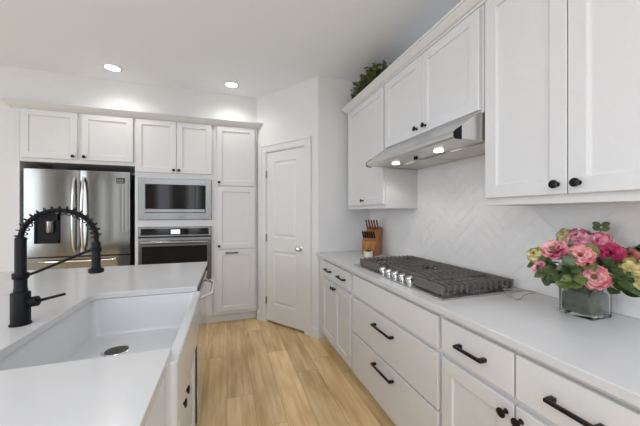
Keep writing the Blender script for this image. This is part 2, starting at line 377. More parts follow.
# herringbone backsplash: every tile its own slightly tilted, softly domed face
def herringbone():
    bm = BM(); W, L = .066, 4 * .066; n = 4; y0, y1, z0, z1 = .27, YR, .9155, 2.0
    c = math.cos(PI / 4)
    for i in range(-60, 80):
        for m in range(-8, 9):
            for kind in (0, 1):
                if kind == 0: x, y, w_, h_ = i + 2 * n * m, i, n, 1
                else: x, y, w_, h_ = i + 2 * n * m, i + 1, 1, n
                cx, cy = (x + w_ / 2) * W, (y + h_ / 2) * W
                Y, Z = .9 + (cx - cy) * c, .7 + (cx + cy) * c - 1.2
                if Y < y0 - .25 or Y > y1 + .25 or Z < z0 - .25 or Z > z1 + .25: continue
                hx, hy = w_ * W / 2 - .0009, h_ * W / 2 - .0009
                ta, tb = rnd.uniform(-.005, .005) * (1 if kind == 0 else 2.2), rnd.uniform(-.005, .005) * (2.2 if kind == 0 else 1)
                nx, ny = (9, 3) if kind == 0 else (3, 9)
                ph = rnd.random() * 6; rows = []
                for a in range(nx):
                    r_ = []
                    for b in range(ny):
                        fa, fb = a / (nx - 1) * 2 - 1, b / (ny - 1) * 2 - 1
                        px, py = cx + fa * hx, cy + fb * hy
                        e = min(1, (1 - max(abs(fa) ** 8, abs(fb) ** 2 if kind == 0 else 0, abs(fa) ** 2 if kind == 1 else 0, abs(fb) ** 8)) * 3)
                        d = .0078 + .0016 * e + (fa * hx * ta + fb * hy * tb) + .0005 * math.sin(ph + 3 * (fa if kind == 0 else fb)) * e
                        r_.append(bm.verts.new((XR - d, .9 + (px - py) * c, .7 + (px + py) * c - 1.2)))
                    rows.append(r_)
                for a in range(nx - 1):
                    for b in range(ny - 1): bm.faces.new((rows[a][b], rows[a + 1][b], rows[a + 1][b + 1], rows[a][b + 1]))
    for co, no in (((0, y0, 0), (0, -1, 0)), ((0, y1 - .001, 0), (0, 1, 0)), ((0, 0, z0), (0, 0, -1)), ((0, 0, z1), (0, 0, 1))):
        bmesh.ops.bisect_plane(bm, geom=bm.verts[:] + bm.edges[:] + bm.faces[:], plane_co=co, plane_no=no, clear_outer=True)
    bmesh.ops.recalc_face_normals(bm, faces=bm.faces)
    for f in bm.faces:
        if f.normal.x > 0: f.normal_flip()
    return bm
bm = BM(); box(bm, WORLD, XR - .0066, XR, .27, YR - .001, .9155, 2.0)
gr = struct('wall_backsplash', bm, 'grout', 'white glazed herringbone tile backsplash')
obj('herringbone_tiles', herringbone(), 'tile', gr, 50)

# ------------------------------------------------------------------ hardware
def knob(parent, fr, u, n, z, r=.016):
    return obj('knob', lathe(BM(), fr(u, n, z), fr.n, [(.009, 0), (.008, .004), (.0055, .008), (.0055, .020), (r * .85, .0225), (r, .0245), (r, .0275), (r * .7, .030), (0, .0305)], 20), 'bronze', parent, 35, label='dark bronze round knob')
def pull(parent, fr, u, n, z, L, vertical=False):
    bm = BM(); s = .0055
    if not vertical:
        box(bm, fr, u - L / 2, u + L / 2, n + .024, n + .035, z - s, z + s, .0012)
        for e in (-1, 1): box(bm, fr, u + e * (L / 2 - .008) - .008, u + e * (L / 2 - .008) + .008, n, n + .028, z - .007, z + .007, .002)
    return obj('pull_handle', bm, 'bronze', parent, 35, label='dark bronze bar pull')
def slab(fr, u0, u1, z0, z1, n0=.001, t=.02): return box(BM(), fr, u0, u1, n0, n0 + t, z0, z1, .003)

# ------------------------------------------------------------------ right base cabinets
def base_cab(y0, y1, label, fill=0):
    t = thing('base_cabinet', (1.23, (y0 + y1) / 2, 0), label, 'cabinet', 'base cabinets along the right wall')
    bm = BM(); box(bm, BASE, y0 + .0005, y1 - .0005, -.59, 0, .11, .883, .001); box(bm, BASE, y0 + .0005, y1 - .0005, -.59, -.07, 0.001, .11)
    obj('body', bm, 'cab', t); return t
t = base_cab(2.01, 2.862, 'white base cabinet beside the pantry wall, one wide two-pull drawer over two doors')
d = obj('drawer', slab(BASE, 2.03, 2.712, .712, .860), 'cab', t)
pull(d, BASE, 2.52, .021, .788, .15); pull(d, BASE, 2.19, .021, .788, .15)
for a, b, k in ((2.03, 2.369, 2.345), (2.373, 2.712, 2.397)):
    d = obj('door', shaker(BM(), BASE, a, b, .125, .688), 'cab', t); knob(d, BASE, k, .021, .655)
t = base_cab(1.05, 2.008, 'white base cabinet under the cooktop with two deep drawers below a blank panel')
obj('blank_panel', slab(BASE, 1.062, 1.99, .712, .860), 'cab', t)
for z0, z1, zp in ((.432, .688, .613), (.125, .42, .36)):
    d = obj('drawer', slab(BASE, 1.062, 1.99, z0, z1), 'cab', t); pull(d, BASE, 1.526, .021, zp, .22)
t = base_cab(.29, 1.048, 'white base cabinet nearest the camera, two small drawers over two doors')
for a, b, k in ((.702, 1.036, .728), (.302, .695, .675)):
    d = obj('drawer', slab(BASE, a, b, .712, .860), 'cab', t); pull(d, BASE, (a + b) / 2 if a > .5 else .52, .021, .785, .132)
    d = obj('door', shaker(BM(), BASE, a, b, .125, .688), 'cab', t); knob(d, BASE, k, .021, .65)
ct = obj('countertop', box(BM(), WORLD, .894, XR - .002, .27, YR - .002, .884, .914, .003), 'quartz')
tag(ct, 'long white quartz countertop along the right wall under the cooktop', 'countertop')

# ------------------------------------------------------------------ right wall cabinets
def wall_cab(y0, y1, z0, label, z1=2.40):
    t = thing('wall_cabinet', (1.38, (y0 + y1) / 2, z0), label, 'cabinet', 'wall cabinets on the right')
    obj('body', box(BM(), UPPER, y0 + .0005, y1 - .0005, -.306, 0, z0, z1, .001), 'cab', t); return t
t = wall_cab(2.024, 2.780, 1.368, 'white single-door wall cabinet over the knife block, left of the hood')
for a, b, k in ((2.036, 2.738, 2.39),):
    d = obj('door', shaker(BM(), UPPER, a, b, 1.402, 2.365), 'cab', t); knob(d, UPPER, k, .021, 1.445)
t = wall_cab(1.096, 2.022, 1.836, 'short white double-door wall cabinet directly above the range hood')
for a, b, k in ((1.112, 1.557, 1.515), (1.561, 2.008, 1.600)):
    d = obj('door', shaker(BM(), UPPER, a, b, 1.85, 2.365), 'cab', t); knob(d, UPPER, k, .021, 1.89)
t = wall_cab(.333, 1.094, 1.368, 'large white double-door wall cabinet above the flowers, right of the hood')
for a, b, k in ((.722, 1.075, .752), (.347, .718, .682)):
    d = obj('door', shaker(BM(), UPPER, a, b, 1.402, 2.365), 'cab', t); knob(d, UPPER, k, .021, 1.44)
cprof = [(.001, 2.378), (.010, 2.378), (.014, 2.388), (.024, 2.393), (.046, 2.418), (.052, 2.428), (.060, 2.430), (.060, 2.442), (.001, 2.442)]
cr = obj('crown_moulding', sweep(BM(), [(1.53, 2.762), (1.226, 2.762), (1.226, .335)], cprof), 'cab')
tag(cr, 'white crown moulding along the top of the right wall cabinets', 'moulding')

# ------------------------------------------------------------------ tall cabinets on the back wall
t = thing('over_fridge_cabinet', (-1.47, 3.9, 1.845), 'white two-door cabinet and tall side panel framing the steel refrigerator', 'cabinet', 'cabinets on the back wall')
obj('side_panel', box(BM(), BACK, -2.02, -1.962, -.64, 0, .001, 2.40, .001), 'cab', t)
obj('body', box(BM(), BACK, -1.961, -.9665, -.6, 0, 1.848, 2.40, .001), 'cab', t)
for a, b, k in ((-1.943, -1.484, -1.512), (-1.444, -.979, -1.416)):
    d = obj('door', shaker(BM(), BACK, a, b, 1.885, 2.372), 'cab', t); knob(d, BACK, k, .021, 1.915)
t = thing('oven_cabinet', (-.56, 3.9, 0), 'white tall cabinet holding the microwave and the wall oven', 'cabinet', 'cabinets on the back wall')
bm = BM()
box(bm, BACK, -.966, -.936, -.6, 0, .11, 2.4, .001); box(bm, BACK, -.176, -.1505, -.6, 0, .11, 2.4, .001)
box(bm, BACK, -.937, -.175, -.6, 0, 1.722, 2.4); box(bm, BACK, -.937, -.175, -.6, 0, 1.172, 1.252); box(bm, BACK, -.937, -.175, -.6, 0, .11, .548); box(bm, BACK, -.966, -.1505, -.6, -.07, .001, .111)
obj('body', bm, 'cab', t)
for a, b, k in ((-.955, -.551, -.575), (-.547, -.172, -.521)):
    d = obj('door', shaker(BM(), BACK, a, b, 1.785, 2.372), 'cab', t); knob(d, BACK, k, .021, 1.815)
d = obj('drawer', slab(BACK, -.955, -.172, .15, .53), 'cab', t); pull(d, BACK, -.30, .021, .44, .13); pull(d, BACK, -.82, .021, .44, .13)
t = thing('pantry_cabinet', (.1, 3.9, 0), 'narrow tall white cabinet of three stacked doors beside the pantry door', 'cabinet', 'cabinets on the back wall')
bm = BM(); box(bm, BACK, -.1495, .352, -.6, 0, .11, 2.4, .001); box(bm, BACK, -.1495, .352, -.6, -.07, .001, .11); obj('body', bm, 'cab', t)
for z0, z1, hw in ((1.66, 2.372, 0), (.90, 1.645, 0), (.147, .882, 1)):
    d = obj('door', shaker(BM(), BACK, -.114, .328, z0, z1), 'cab', t)
    if hw: pull(d, BACK, .055, .021, .852, .14)
    else: knob(d, BACK, -.09, .021, z0 + .035)
ck = obj('crown_moulding', sweep(BM(), [(.353, 3.643), (.353, 3.615), (-2.021, 3.615), (-2.021, 3.643)][::-1], [(o * 1.12 + .001, z) for o, z in cprof]), 'cab')
tag(ck, 'white crown moulding over the fridge, oven and tall cabinets', 'moulding')

# ------------------------------------------------------------------ refrigerator
t = thing('refrigerator', (-1.47, 3.95, 0), 'stainless steel french door refrigerator with ice dispenser', 'refrigerator')
YF = 3.60; FR = F((0, YF, 0), (1, 0, 0), (0, -1, 0))
obj('case', box(BM(), FR, -1.925, -1.015, -.65, -.075, .03, 1.765, .004), 'dark', t, label='dark grey cabinet case')
def fdoor(name, x0, x1, z0, z1, bulge=.007):
    bm = BM(); N = 10; f0 = []
    prof = [(x0, -.07)] + [(x0 + (x1 - x0) * i / N, -.006 + bulge * (1 - (2 * i / N - 1) ** 2) - (.006 if i in (0, N) else 0)) for i in range(N + 1)] + [(x1, -.07)]
    prism(bm, [FR(u, n, z0) for u, n in prof], (0, 0, z1 - z0))
    return obj(name, bm, 'fridge_steel', t, 40)
dl = fdoor('door', -1.928, -1.467, .885, 1.775); dr = fdoor('door', -1.461, -1.012, .885, 1.775)
dm = fdoor('drawer', -1.928, -1.012, .645, .872, .006); db = fdoor('drawer', -1.928, -1.012, .08, .632, .006)
for x, d in ((-1.503, dl), (-1.425, dr)):
    bm = BM(); N = 16
    pts = [FR(x, .004 + .052 * math.sin(PI * i / N) ** .5, .93 + .77 * i / N) for i in range(N + 1)]
    tube(bm, pts, .0125, 10); obj('handle', bm, 'chrome', d, 40)
bm = BM(); tube(bm, [FR(-1.8 + .66 * i / 12, .004 + .045 * math.sin(PI * i / 12) ** .5, .835) for i in range(13)], .011, 10); obj('handle', bm, 'chrome', dm, 40)
bm = BM(); tube(bm, [FR(-1.8 + .66 * i / 12, .004 + .045 * math.sin(PI * i / 12) ** .5, .58) for i in range(13)], .011, 10); obj('handle', bm, 'chrome', db, 40)
bm = BM()
x0, x1, z0, z1 = -1.835, -1.628, 1.02, 1.325
for a, b, c, e in ((x0, x0 + .018, z0, z1), (x1 - .018, x1, z0, z1), (x0, x1, z1 - .075, z1), (x0, x1, z0, z0 + .03)): box(bm, FR, a, b, 0, .012, c, e, .002)
box(bm, FR, x0 + .01, x1 - .01, 0, .004, z0, z1)
dp = obj('dispenser', bm, 'black', dl, label='black ice and water dispenser')
obj('dispenser_chute', lathe(BM(), FR(-1.705, .010, 1.25), (0, 0, -1), [(.02, 0), (.034, .004), (.036, .1), (.03, .12), (0, .121)], 16), 'steel', dp, 40)
bm = BM(); box(bm, FR, -1.135, -1.058, .002, .007, 1.652, 1.708, .001); bd = obj('badge', bm, 'dark', dr, label='small dark badge at the upper right')
bm = BM(); box(bm, FR, -1.130, -1.067, .006, .008, 1.660, 1.668)
for k in range(3): lathe(bm, FR(-1.122 + k * .023, .006, 1.686), FR.n, [(.008, 0), (.008, .002), (0, .002)], 12)
obj('badge_mark', bm, 'steel', bd)

# ------------------------------------------------------------------ microwave and wall oven
AP = F((0, 3.60, 0), (1, 0, 0), (0, -1, 0))
t = thing('microwave', (-.556, 3.9, 1.254), 'built-in steel microwave with black door above the wall oven', 'microwave')
bm = BM(); X0, X1, Z0, Z1 = -.934, -.178, 1.256, 1.718
for a, b, c, d in ((X0, -.862, Z0, Z1), (-.240, X1, Z0, Z1), (-.862, -.24, Z0, 1.333), (-.862, -.24, 1.652, Z1)): box(bm, AP, a, b, -.014, .010, c, d, .0015)
obj('trim_frame', bm, 'steel', t)
obj('case', box(BM(), AP, -.92, -.19, -.42, -.016, 1.27, 1.70), 'dark', t)
obj('door', box(BM(), AP, -.860, -.352, -.014, .020, 1.378, 1.650, .003), 'glassblack', t)
obj('control_panel', box(BM(), AP, -.349, -.242, -.014, .018, 1.378, 1.650, .003), 'glassblack', t)
bm = BM(); box(bm, AP, -.858, -.352, -.014, .022, 1.336, 1.376, .003); box(bm, AP, -.349, -.243, -.014, .020, 1.336, 1.376, .003); obj('lower_bar', bm, 'steel', t)
t = thing('wall_oven', (-.556, 3.9, .55), 'built-in steel wall oven with black glass under the microwave', 'oven')
obj('case', box(BM(), AP, -.92, -.19, -.5, -.02, .56, 1.16), 'dark', t)
bm = BM(); box(bm, AP, -.925, -.180, -.016, .012, 1.066, 1.168, .002); cp = obj('control_panel', bm, 'steel', t)
gl = obj('control_glass', box(BM(), AP, -.905, -.205, .011, .015, 1.08, 1.155, .001), 'glassblack', cp)
obj('display', box(BM(), AP, -.605, -.51, .0148, .0158, 1.092, 1.142), 'display', cp, label='lit pale blue display')
bm = BM()
for a, b, c, d in ((-.925, -.893, .552, 1.052), (-.222, -.180, .552, 1.052), (-.893, -.222, .552, .60), (-.893, -.222, .955, 1.052)): box(bm, AP, a, b, -.016, .018, c, d, .002)
od = obj('door_frame', bm, 'steel', t)
obj('door_glass', box(BM(), AP, -.8925, -.2225, -.012, .013, .6005, .9545, .001), 'glassblack', od)
bm = BM(); cyl(bm, AP(-.90, .062, 1.0), AP(-.20, .062, 1.0), .0175, 16, .004)
for x in (-.87, -.23): cyl(bm, AP(x, .016, 1.0), AP(x, .058, 1.0), .011, 10)
obj('handle', bm, 'steel', od, 40)

# ------------------------------------------------------------------ range hood
t = thing('range_hood', (1.3, 1.559, 1.69), 'slanted steel under-cabinet range hood lit above the cooktop', 'range hood')
HY0, HY1 = 1.102, 2.018
def hp(y): return [Vector((x, y, z)) for x, z in ((1.532, 1.70), (1.532, 1.834), (1.205, 1.834), (1.062, 1.738), (1.050, 1.732), (1.044, 1.720), (1.046, 1.703), (1.056, 1.695), (1.09, 1.695), (1.11, 1.705))]
bm = BM(); prism(bm, hp(HY0 + .006), (0, HY1 - HY0 - .012, 0)); hood = obj('shell', bm, 'hood_steel', t, 25)
for y in (HY0, HY1 - .005):
    bm = BM(); prism(bm, [Vector((x, y, z)) for x, z in ((1.532, 1.694), (1.532, 1.8355), (1.20, 1.8355), (1.09, 1.7595), (1.09, 1.694))], (0, .0055, 0)); obj('side_panel', bm, 'hood_steel', t)
    bm = BM(); prism(bm, [Vector((x, y, z)) for x, z in ((1.0895, 1.691), (1.0895, 1.759), (1.055, 1.737), (1.042, 1.724), (1.042, 1.702), (1.055, 1.691))], (0, .0055, 0)); obj('end_cap', bm, 'black', t, label='dark end cap of the lip')
bm = BM(); box(bm, WORLD, 1.275, 1.515, 1.14, 1.552, 1.693, 1.7045, .002); box(bm, WORLD, 1.275, 1.515, 1.566, 1.98, 1.693, 1.7045, .002); obj('grease_filter', bm, 'filter', t)
for y in (1.395, 1.85):
    l_ = obj('lamp', lathe(BM(), (1.205, y, 1.7045), (0, 0, -1), [(.027, 0), (.027, .006), (.025, .008), (.023, .006), (0, .006)], 20), 'hoodlamp', t, 40, label='lit round lamp')
    dl_ = bpy.data.lights.new('hood_lamp_light', 'SPOT'); dl_.energy = 1.3; dl_.spot_size = 2.3; dl_.spot_blend = .6; dl_.shadow_soft_size = .03; dl_.color = (1, .93, .84)
    lo = bpy.data.objects.new('hood_lamp_light', dl_); C.objects.link(lo); lo.parent = t; lo.location = Vector((1.205, y, 1.688)) - t.location
obj('switch_knob', lathe(BM(), (1.21, 1.62, 1.7045), (0, 0, -1), [(.014, 0), (.014, .010), (.011, .014), (0, .014)], 16), 'black', t, 40)

# ------------------------------------------------------------------ cooktop and grates
CY0, CY1, CX0, CX1 = 1.095, 2.07, .962, 1.49
t = thing('cooktop', (1.21, 1.56, .914), 'steel gas cooktop with five chrome knobs set in the right counter', 'cooktop')
obj('tray', box(BM(), WORLD, CX0, CX1, CY0, CY1, .9145, .922, .003), 'tray_steel', t)
BUR = [(1.12, 1.245), (1.355, 1.245), (1.265, 1.545), (1.12, 1.885), (1.355, 1.885)]
for x, y in BUR:
    b_ = obj('burner', lathe(BM(), (x, y, .922), (0, 0, 1), [(.055, 0), (.055, .003), (.044, .006), (.042, .016), (0, .016)], 24), 'iron', t, 40)
    obj('burner_cap', lathe(BM(), (x, y, .938), (0, 0, 1), [(.036, 0), (.039, .003), (.036, .010), (.025, .012), (0, .012)], 24), 'iron', b_, 40)
for k in range(5):
    y = 1.695 - k * .0735
    kb = obj('control_knob', lathe(BM(), (1.012, y, .922), (-.35, 0, .94), [(.026, 0), (.026, .004), (.015, .007), (.014, .012), (.021, .014), (.022, .036), (.019, .041), (0, .042)], 20), 'chrome', t, 40, label='chrome control knob')
def grate(y0, y1, x0, x1, label):
    t = thing('burner_grate', ((x0 + x1) / 2, (y0 + y1) / 2, .922), label, 'grate', 'cast iron grates on the cooktop')
    zt = .975; zb = .9265; bm = BM()
    box(bm, WORLD, x0, x0 + .012, y0, y1, zb, zt - .003, .002); box(bm, WORLD, x1 - .012, x1, y0, y1, zb, zt - .003, .002)
    for yy in (y0 + .014, y1 - .024): box(bm, WORLD, x0 + .011, x1 - .011, yy, yy + .010, .94, zt - .012, .001)
    obj('frame', bm, 'iron', t)
    n = 12 if x0 < 1.03 else 10
    ym = (y0 + y1) / 2
    for k in range(1, n):
        x = x0 + (x1 - x0) * k / n
        near = [b for b in BUR if abs(b[0] - x) < .05 and y0 < b[1] < y1]
        if near:
            yb = near[0][1]; gp = .022 + .03 * (1 - abs(near[0][0] - x) / .05)
            for ya, yc, f in ((y0, yb - gp, 1), (y1, yb + gp, -1)):
                pl = [Vector((x - .0045, y, z)) for y, z in ((ya, zb), (ya, zt), (yc, zt), (yc, .960), (ya + f * .03, .958), (ya + f * .012, .945))]
                bm = BM(); prism(bm, pl, (.009, 0, 0)); obj('bar', bm, 'iron', t)
        else:
            pl = [Vector((x - .0045, y, z)) for y, z in ((y0, zb), (y0, zt), (y1, zt), (y1, zb), (y1 - .012, .945), (y1 - .03, .958), (y0 + .03, .958), (y0 + .012, .945))]
            bm = BM(); prism(bm, pl, (.009, 0, 0)); obj('bar', bm, 'iron', t)
    for yy in (y0 + .075, y1 - .075): obj('cross_bar', box(BM(), WORLD, x0 + .011, x1 - .011, yy - .0035, yy + .0035, .955, zt - .001), 'iron', t)
    for a in (x0 + .006, x1 - .006):
        for b in (y0 + .02, y1 - .02): obj('foot', cyl(BM(), (a, b, .922), (a, b, .928), .006, 10), 'black', t)
grate(1.135, 1.352, 1.0, 1.475, 'cast iron grate nearest the flowers on the cooktop')
grate(1.355, 1.737, 1.065, 1.475, 'shorter cast iron grate behind the five chrome knobs')
grate(1.740, 2.040, 1.0, 1.475, 'cast iron grate nearest the knife block on the cooktop')

# wire rest at the end of the cooktop
t = thing('wire_rest', (1.39, 1.04, .914), 'thin bent steel wire rest on the counter between cooktop and flowers', 'rest')
R_ = [(1.345, 1.092, .938), (1.32, 1.04, .935), (1.312, 1.005, .922), (1.318, .998, .9165), (1.345, 1.0, .9165), (1.375, 1.012, .925), (1.42, 1.016, .931), (1.462, 1.012, .931), (1.472, 1.022, .932), (1.462, 1.04, .934), (1.40, 1.062, .937), (1.365, 1.085, .939)]
sm = []
for i in range(len(R_)):
    p0, p1, p2, p3 = [Vector(R_[(i + k - 1) % len(R_)]) for k in range(4)]
    for s in range(5):
        q = s / 5; sm.append(.5 * ((2 * p1) + (p2 - p0) * q + (2 * p0 - 5 * p1 + 4 * p2 - p3) * q * q + (3 * p1 - p0 - 3 * p2 + p3) * q ** 3))
obj('wire', tube(BM(), sm, .0030, 8, True), mat('grey_wire', (.48, .47, .46), .3, 1), t, 60)

# ------------------------------------------------------------------ island
def rr(x0, x1, y0, y1, r, n=6):
    out = []
    for cx, cy, a0 in ((x1 - r, y1 - r, 0), (x0 + r, y1 - r, 90), (x0 + r, y0 + r, 180), (x1 - r, y0 + r, 270)):
        for i in range(n + 1):
            a = math.radians(a0 + 90 * i / n); out.append((cx + r * math.cos(a), cy + r * math.sin(a)))
    return out
IX0, IX1, IY0, IY1 = -1.66, -.162, -.12, 2.615
SX, SY0, SY1 = -.653, .977, 1.752
def notch(z):
    r = .045; P = [(IX1, IY0), (IX1, SY0)]
    P += [(SX + r + r * math.cos(math.radians(a)), SY0 + r + r * math.sin(math.radians(a))) for a in range(270, 179, -15)]
    P += [(SX + r + r * math.cos(math.radians(a)), SY1 - r + r * math.sin(math.radians(a))) for a in range(180, 89, -15)]
    P += [(IX1, SY1), (IX1, IY1), (IX0, IY1), (IX0, IY0)]
    return [Vector((x, y, z)) for x, y in P]
bm = BM(); prism(bm, notch(.884), (0, 0, .03))
ic = obj('countertop', bm, 'quartz'); tag(ic, 'white quartz island countertop cut out around the farmhouse sink', 'countertop')
mod = ic.modifiers.new('b', 'BEVEL'); mod.width = .0025; mod.segments = 2; mod.limit_method = 'ANGLE'
# sink
t = thing('farmhouse_sink', (-.41, 1.365, .665), 'white apron-front farmhouse sink set in the island', 'sink')
def loft(bm, loops, cap0=True, cap1=True):
    R = [[bm.verts.new(p) for p in L] for L in loops]; fs = []
    for a, b in zip(R, R[1:]):
        for k in range(len(a)): fs.append(bm.faces.new((a[k], a[(k + 1) % len(a)], b[(k + 1) % len(a)], b[k])))
    if cap0: fs.append(bm.faces.new(R[0][::-1]))
    if cap1: fs.append(bm.faces.new(R[-1]))
    bmesh.ops.recalc_face_normals(bm, faces=fs); return bm
def L3(x0, x1, y0, y1, r, z): return [(x, y, z) for x, y in rr(x0, x1, y0, y1, r)]
OX0, OX1, OY0, OY1 = -.685, -.143, .945, 1.775; bx0, bx1, by0, by1 = -.662, -.178, .970, 1.757
LP = [L3(OX0 + .01, OX1 - .01, OY0 + .01, OY1 - .01, .015, .667), L3(OX0, OX1, OY0, OY1, .018, .677), L3(OX0, OX1, OY0, OY1, .018, .876), L3(OX0 + .004, OX1 - .004, OY0 + .004, OY1 - .004, .016, .8815), L3(OX0 + .010, OX1 - .010, OY0 + .010, OY1 - .010, .014, .883),
      L3(bx0 - .008, bx1 + .008, by0 - .008, by1 + .008, .035, .883), L3(bx0 - .002, bx1 + .002, by0 - .002, by1 + .002, .03, .880), L3(bx0, bx1, by0, by1, .03, .873), L3(bx0 + .008, bx1 - .008, by0 + .008, by1 - .008, .035, .715), L3(bx0 + .015, bx1 - .015, by0 + .015, by1 - .015, .04, .698), L3(bx0 + .032, bx1 - .032, by0 + .032, by1 - .032, .04, .690), L3(bx0 + .06, bx1 - .06, by0 + .06, by1 - .06, .05, .6885)]
obj('basin', loft(BM(), LP), 'sink', t, 35)
dn = (-.490, 1.555, .6885)
dr_ = obj('drain', lathe(BM(), dn, (0, 0, 1), [(.060, 0), (.060, .002), (.056, .004), (.051, .0035), (.049, .001), (.047, .0005), (0, .0005)], 32), 'chrome', t, 40, label='round steel drain')
obj('drain_strainer', lathe(BM(), (dn[0], dn[1], dn[2] + .0008), (0, 0, 1), [(.0475, 0), (.045, .001), (.010, .0015), (.008, .004), (0, .005)], 24), mat('drain_dark', (.07, .06, .05), .5, .5), dr_, 40)
# island cabinets
def isl_cab(y0, y1, z1, label, name='island_cabinet'):
    t = thing(name, (-.5, (y0 + y1) / 2, 0), label, 'cabinet', 'island cabinets')
    bm = BM(); box(bm, ISL, y0 + .0005, y1 - .0005, -.6, 0, .11, z1, .001); box(bm, ISL, y0 + .0005, y1 - .0005, -.6, -.07, .001, .11); obj('body', bm, 'cab', t); return t
t = isl_cab(.935, 1.777, .664, 'white island cabinet under the farmhouse sink with two knobbed doors')
for a, b, k in ((.95, 1.205, 1.165), (1.209, 1.762, 1.249)):
    d = obj('door', shaker(BM(), ISL, a, b, .125, .655, .001, .018), 'cab', t); knob(d, ISL, k, .019, .62)
t = isl_cab(-.08, .933, .883, 'white island cabinet at the near end beside the sink')
d = obj('drawer', slab(ISL, -.065, .918, .712, .860, .001, .018), 'cab', t); d = obj('door', shaker(BM(), ISL, -.065, .918, .125, .70, .001, .018), 'cab', t)
t = thing('island_cabinet', (-1.35, 1.2, 0), 'white island cabinet at the far end and back, beyond the dishwasher', 'cabinet', 'island cabinets')
bm = BM(); box(bm, WORLD, -1.36, -.795, -.08, 2.58, .001, .883, .002); box(bm, WORLD, -.795, -.205, 2.415, 2.58, .001, .883, .002); obj('body', bm, 'cab', t)
t = thing('dishwasher', (-.45, 2.1, 0), 'stainless dishwasher with bow handle beyond the sink in the island', 'dishwasher')
obj('case', box(BM(), WORLD, -.78, -.21, 1.785, 2.41, .09, .87), 'dark', t)
bm = BM(); box(bm, WORLD, -.168, -.156, 1.783, 2.41, .11, .845, .003); dd = obj('door', bm, 'mirror_steel', t)
obj('door_liner', box(BM(), WORLD, -.209, -.1685, 1.785, 2.408, .112, .843), 'dark', t)
obj('control_strip', box(BM(), WORLD, -.209, -.150, 1.783, 2.41, .847, .879, .002), 'glassblack', t, label='black control strip along the top')
bm = BM(); N = 16; tube(bm, [(-.158 + .062 * min(1, 1.5 * math.sin(PI * i / N)) , 1.83 + .53 * i / N, .815) for i in range(N + 1)], .0105, 10); obj('handle', bm, 'chrome', dd, 40)
# faucet
t = thing('kitchen_faucet', (-.732, 1.355, .914), 'matte black spring-neck kitchen faucet behind the island sink', 'faucet')
fx, fy = -.732, 1.355
obj('base', lathe(BM(), (fx, fy, .9145), (0, 0, 1), [(.0315, 0), (.0315, .004), (.028, .007), (.028, .118), (.0265, .12), (0, .12)], 28), 'black', t, 40)
col = obj('column', lathe(BM(), (fx, fy, 1.0345), (0, 0, 1), [(.020, 0), (.020, .012), (.0185, .014), (.0185, .062), (.0165, .066), (.0165, .20), (.013, .206), (0, .206)], 24), 'black', t, 40)
obj('collar', lathe(BM(), (fx, fy, 1.085), (0, 0, 1), [(.022, 0), (.0235, .002), (.0235, .020), (.022, .022)], 24), 'black', t, 40)
R0 = .118; top = 1.232; cx = fx + R0
path = []
for i in range(41):
    a = PI - PI * i / 40; path.append(Vector((cx + R0 * math.cos(a), fy, top + (.108) * math.sin(a))))
ex = cx + R0
path += [Vector((ex, fy, 1.215)), Vector((ex, fy, 1.20))]
obj('hose', tube(BM(), path, .0088, 12), 'black', t, 60)
# coils of the spring around the hose
hel = []; tot = 17; K = tot * 14
for i in range(K + 1):
    s = i / K * (len(path) - 3); j = min(int(s), len(path) - 2); p = path[j].lerp(path[j + 1], s - j); d = (path[j + 1] - path[j]).normalized()
    y = Vector((0, 1, 0)); x = y.cross(d); a = 2 * PI * i / 14
    hel.append(p + (x * math.cos(a) + y * math.sin(a)) * .0170)
obj('spring', tube(BM(), hel, .0021, 6), 'black', t, 60)
obj('spray_head', lathe(BM(), (ex, fy, 1.215), (0, 0, -1), [(.012, 0), (.0145, .004), (.0150, .03), (.0150, .095), (.018, .104), (.0255, .107), (.0255, .120), (.022, .123), (0, .123)], 24), 'black', t, 40)
bm = BM(); tube(bm, [(fx + .024, fy, 1.098), (fx + .05, fy, 1.108), (ex - .03, fy, 1.178), (ex - .014, fy, 1.186)], .0052, 10); lathe(bm, (ex, fy, 1.176), (0, 0, 1), [(.0153, 0), (.0180, .001), (.0180, .017), (.0153, .018)], 20); obj('support_arm', bm, 'black', t, 40)
lv = obj('lever_hub', cyl(BM(), (fx + .0275, fy, .995), (fx + .053, fy, .998), .019, 20, .002), 'black', t, 40)
obj('lever', tube(BM(), [(fx + .054, fy, .998), (fx + .09, fy, 1.006), (fx + .135, fy, 1.016)], [.006, .0052, .005], 10), 'black', lv, 40)

# ------------------------------------------------------------------ ceiling lights
for x, y, lab in ((-1.084, 3.334, 'round recessed ceiling light above the refrigerator'), (.049, 3.356, 'round recessed ceiling light above the narrow tall cabinet')):
    t = thing('ceiling_light', (x, y, H), lab, 'ceiling light', 'recessed ceiling lights')
    obj('trim_ring', lathe(BM(), (x, y, H), (0, 0, -1), [(.085, 0), (.084, .004), (.076, .008), (.065, .007), (.062, .0)], 32), 'trim', t, 40)
    obj('lens', lathe(BM(), (x, y, H - .0005), (0, 0, -1), [(.0625, 0), (.0625, .005), (0, .0055)], 32), 'lamp', t, 40)
    dl_ = bpy.data.lights.new('ceiling_light_lamp', 'SPOT'); dl_.energy = 10; dl_.spot_size = 2.6; dl_.spot_blend = .8; dl_.shadow_soft_size = .07; dl_.color = (1, .97, .93)
    lo = bpy.data.objects.new('ceiling_light_lamp', dl_); C.objects.link(lo); lo.parent = t; lo.location = (0, 0, -.02)

# ------------------------------------------------------------------ knife block and knives
t = thing('knife_block', (1.44, 2.56, .914), 'brown wooden knife block on the counter by the corner', 'knife block')
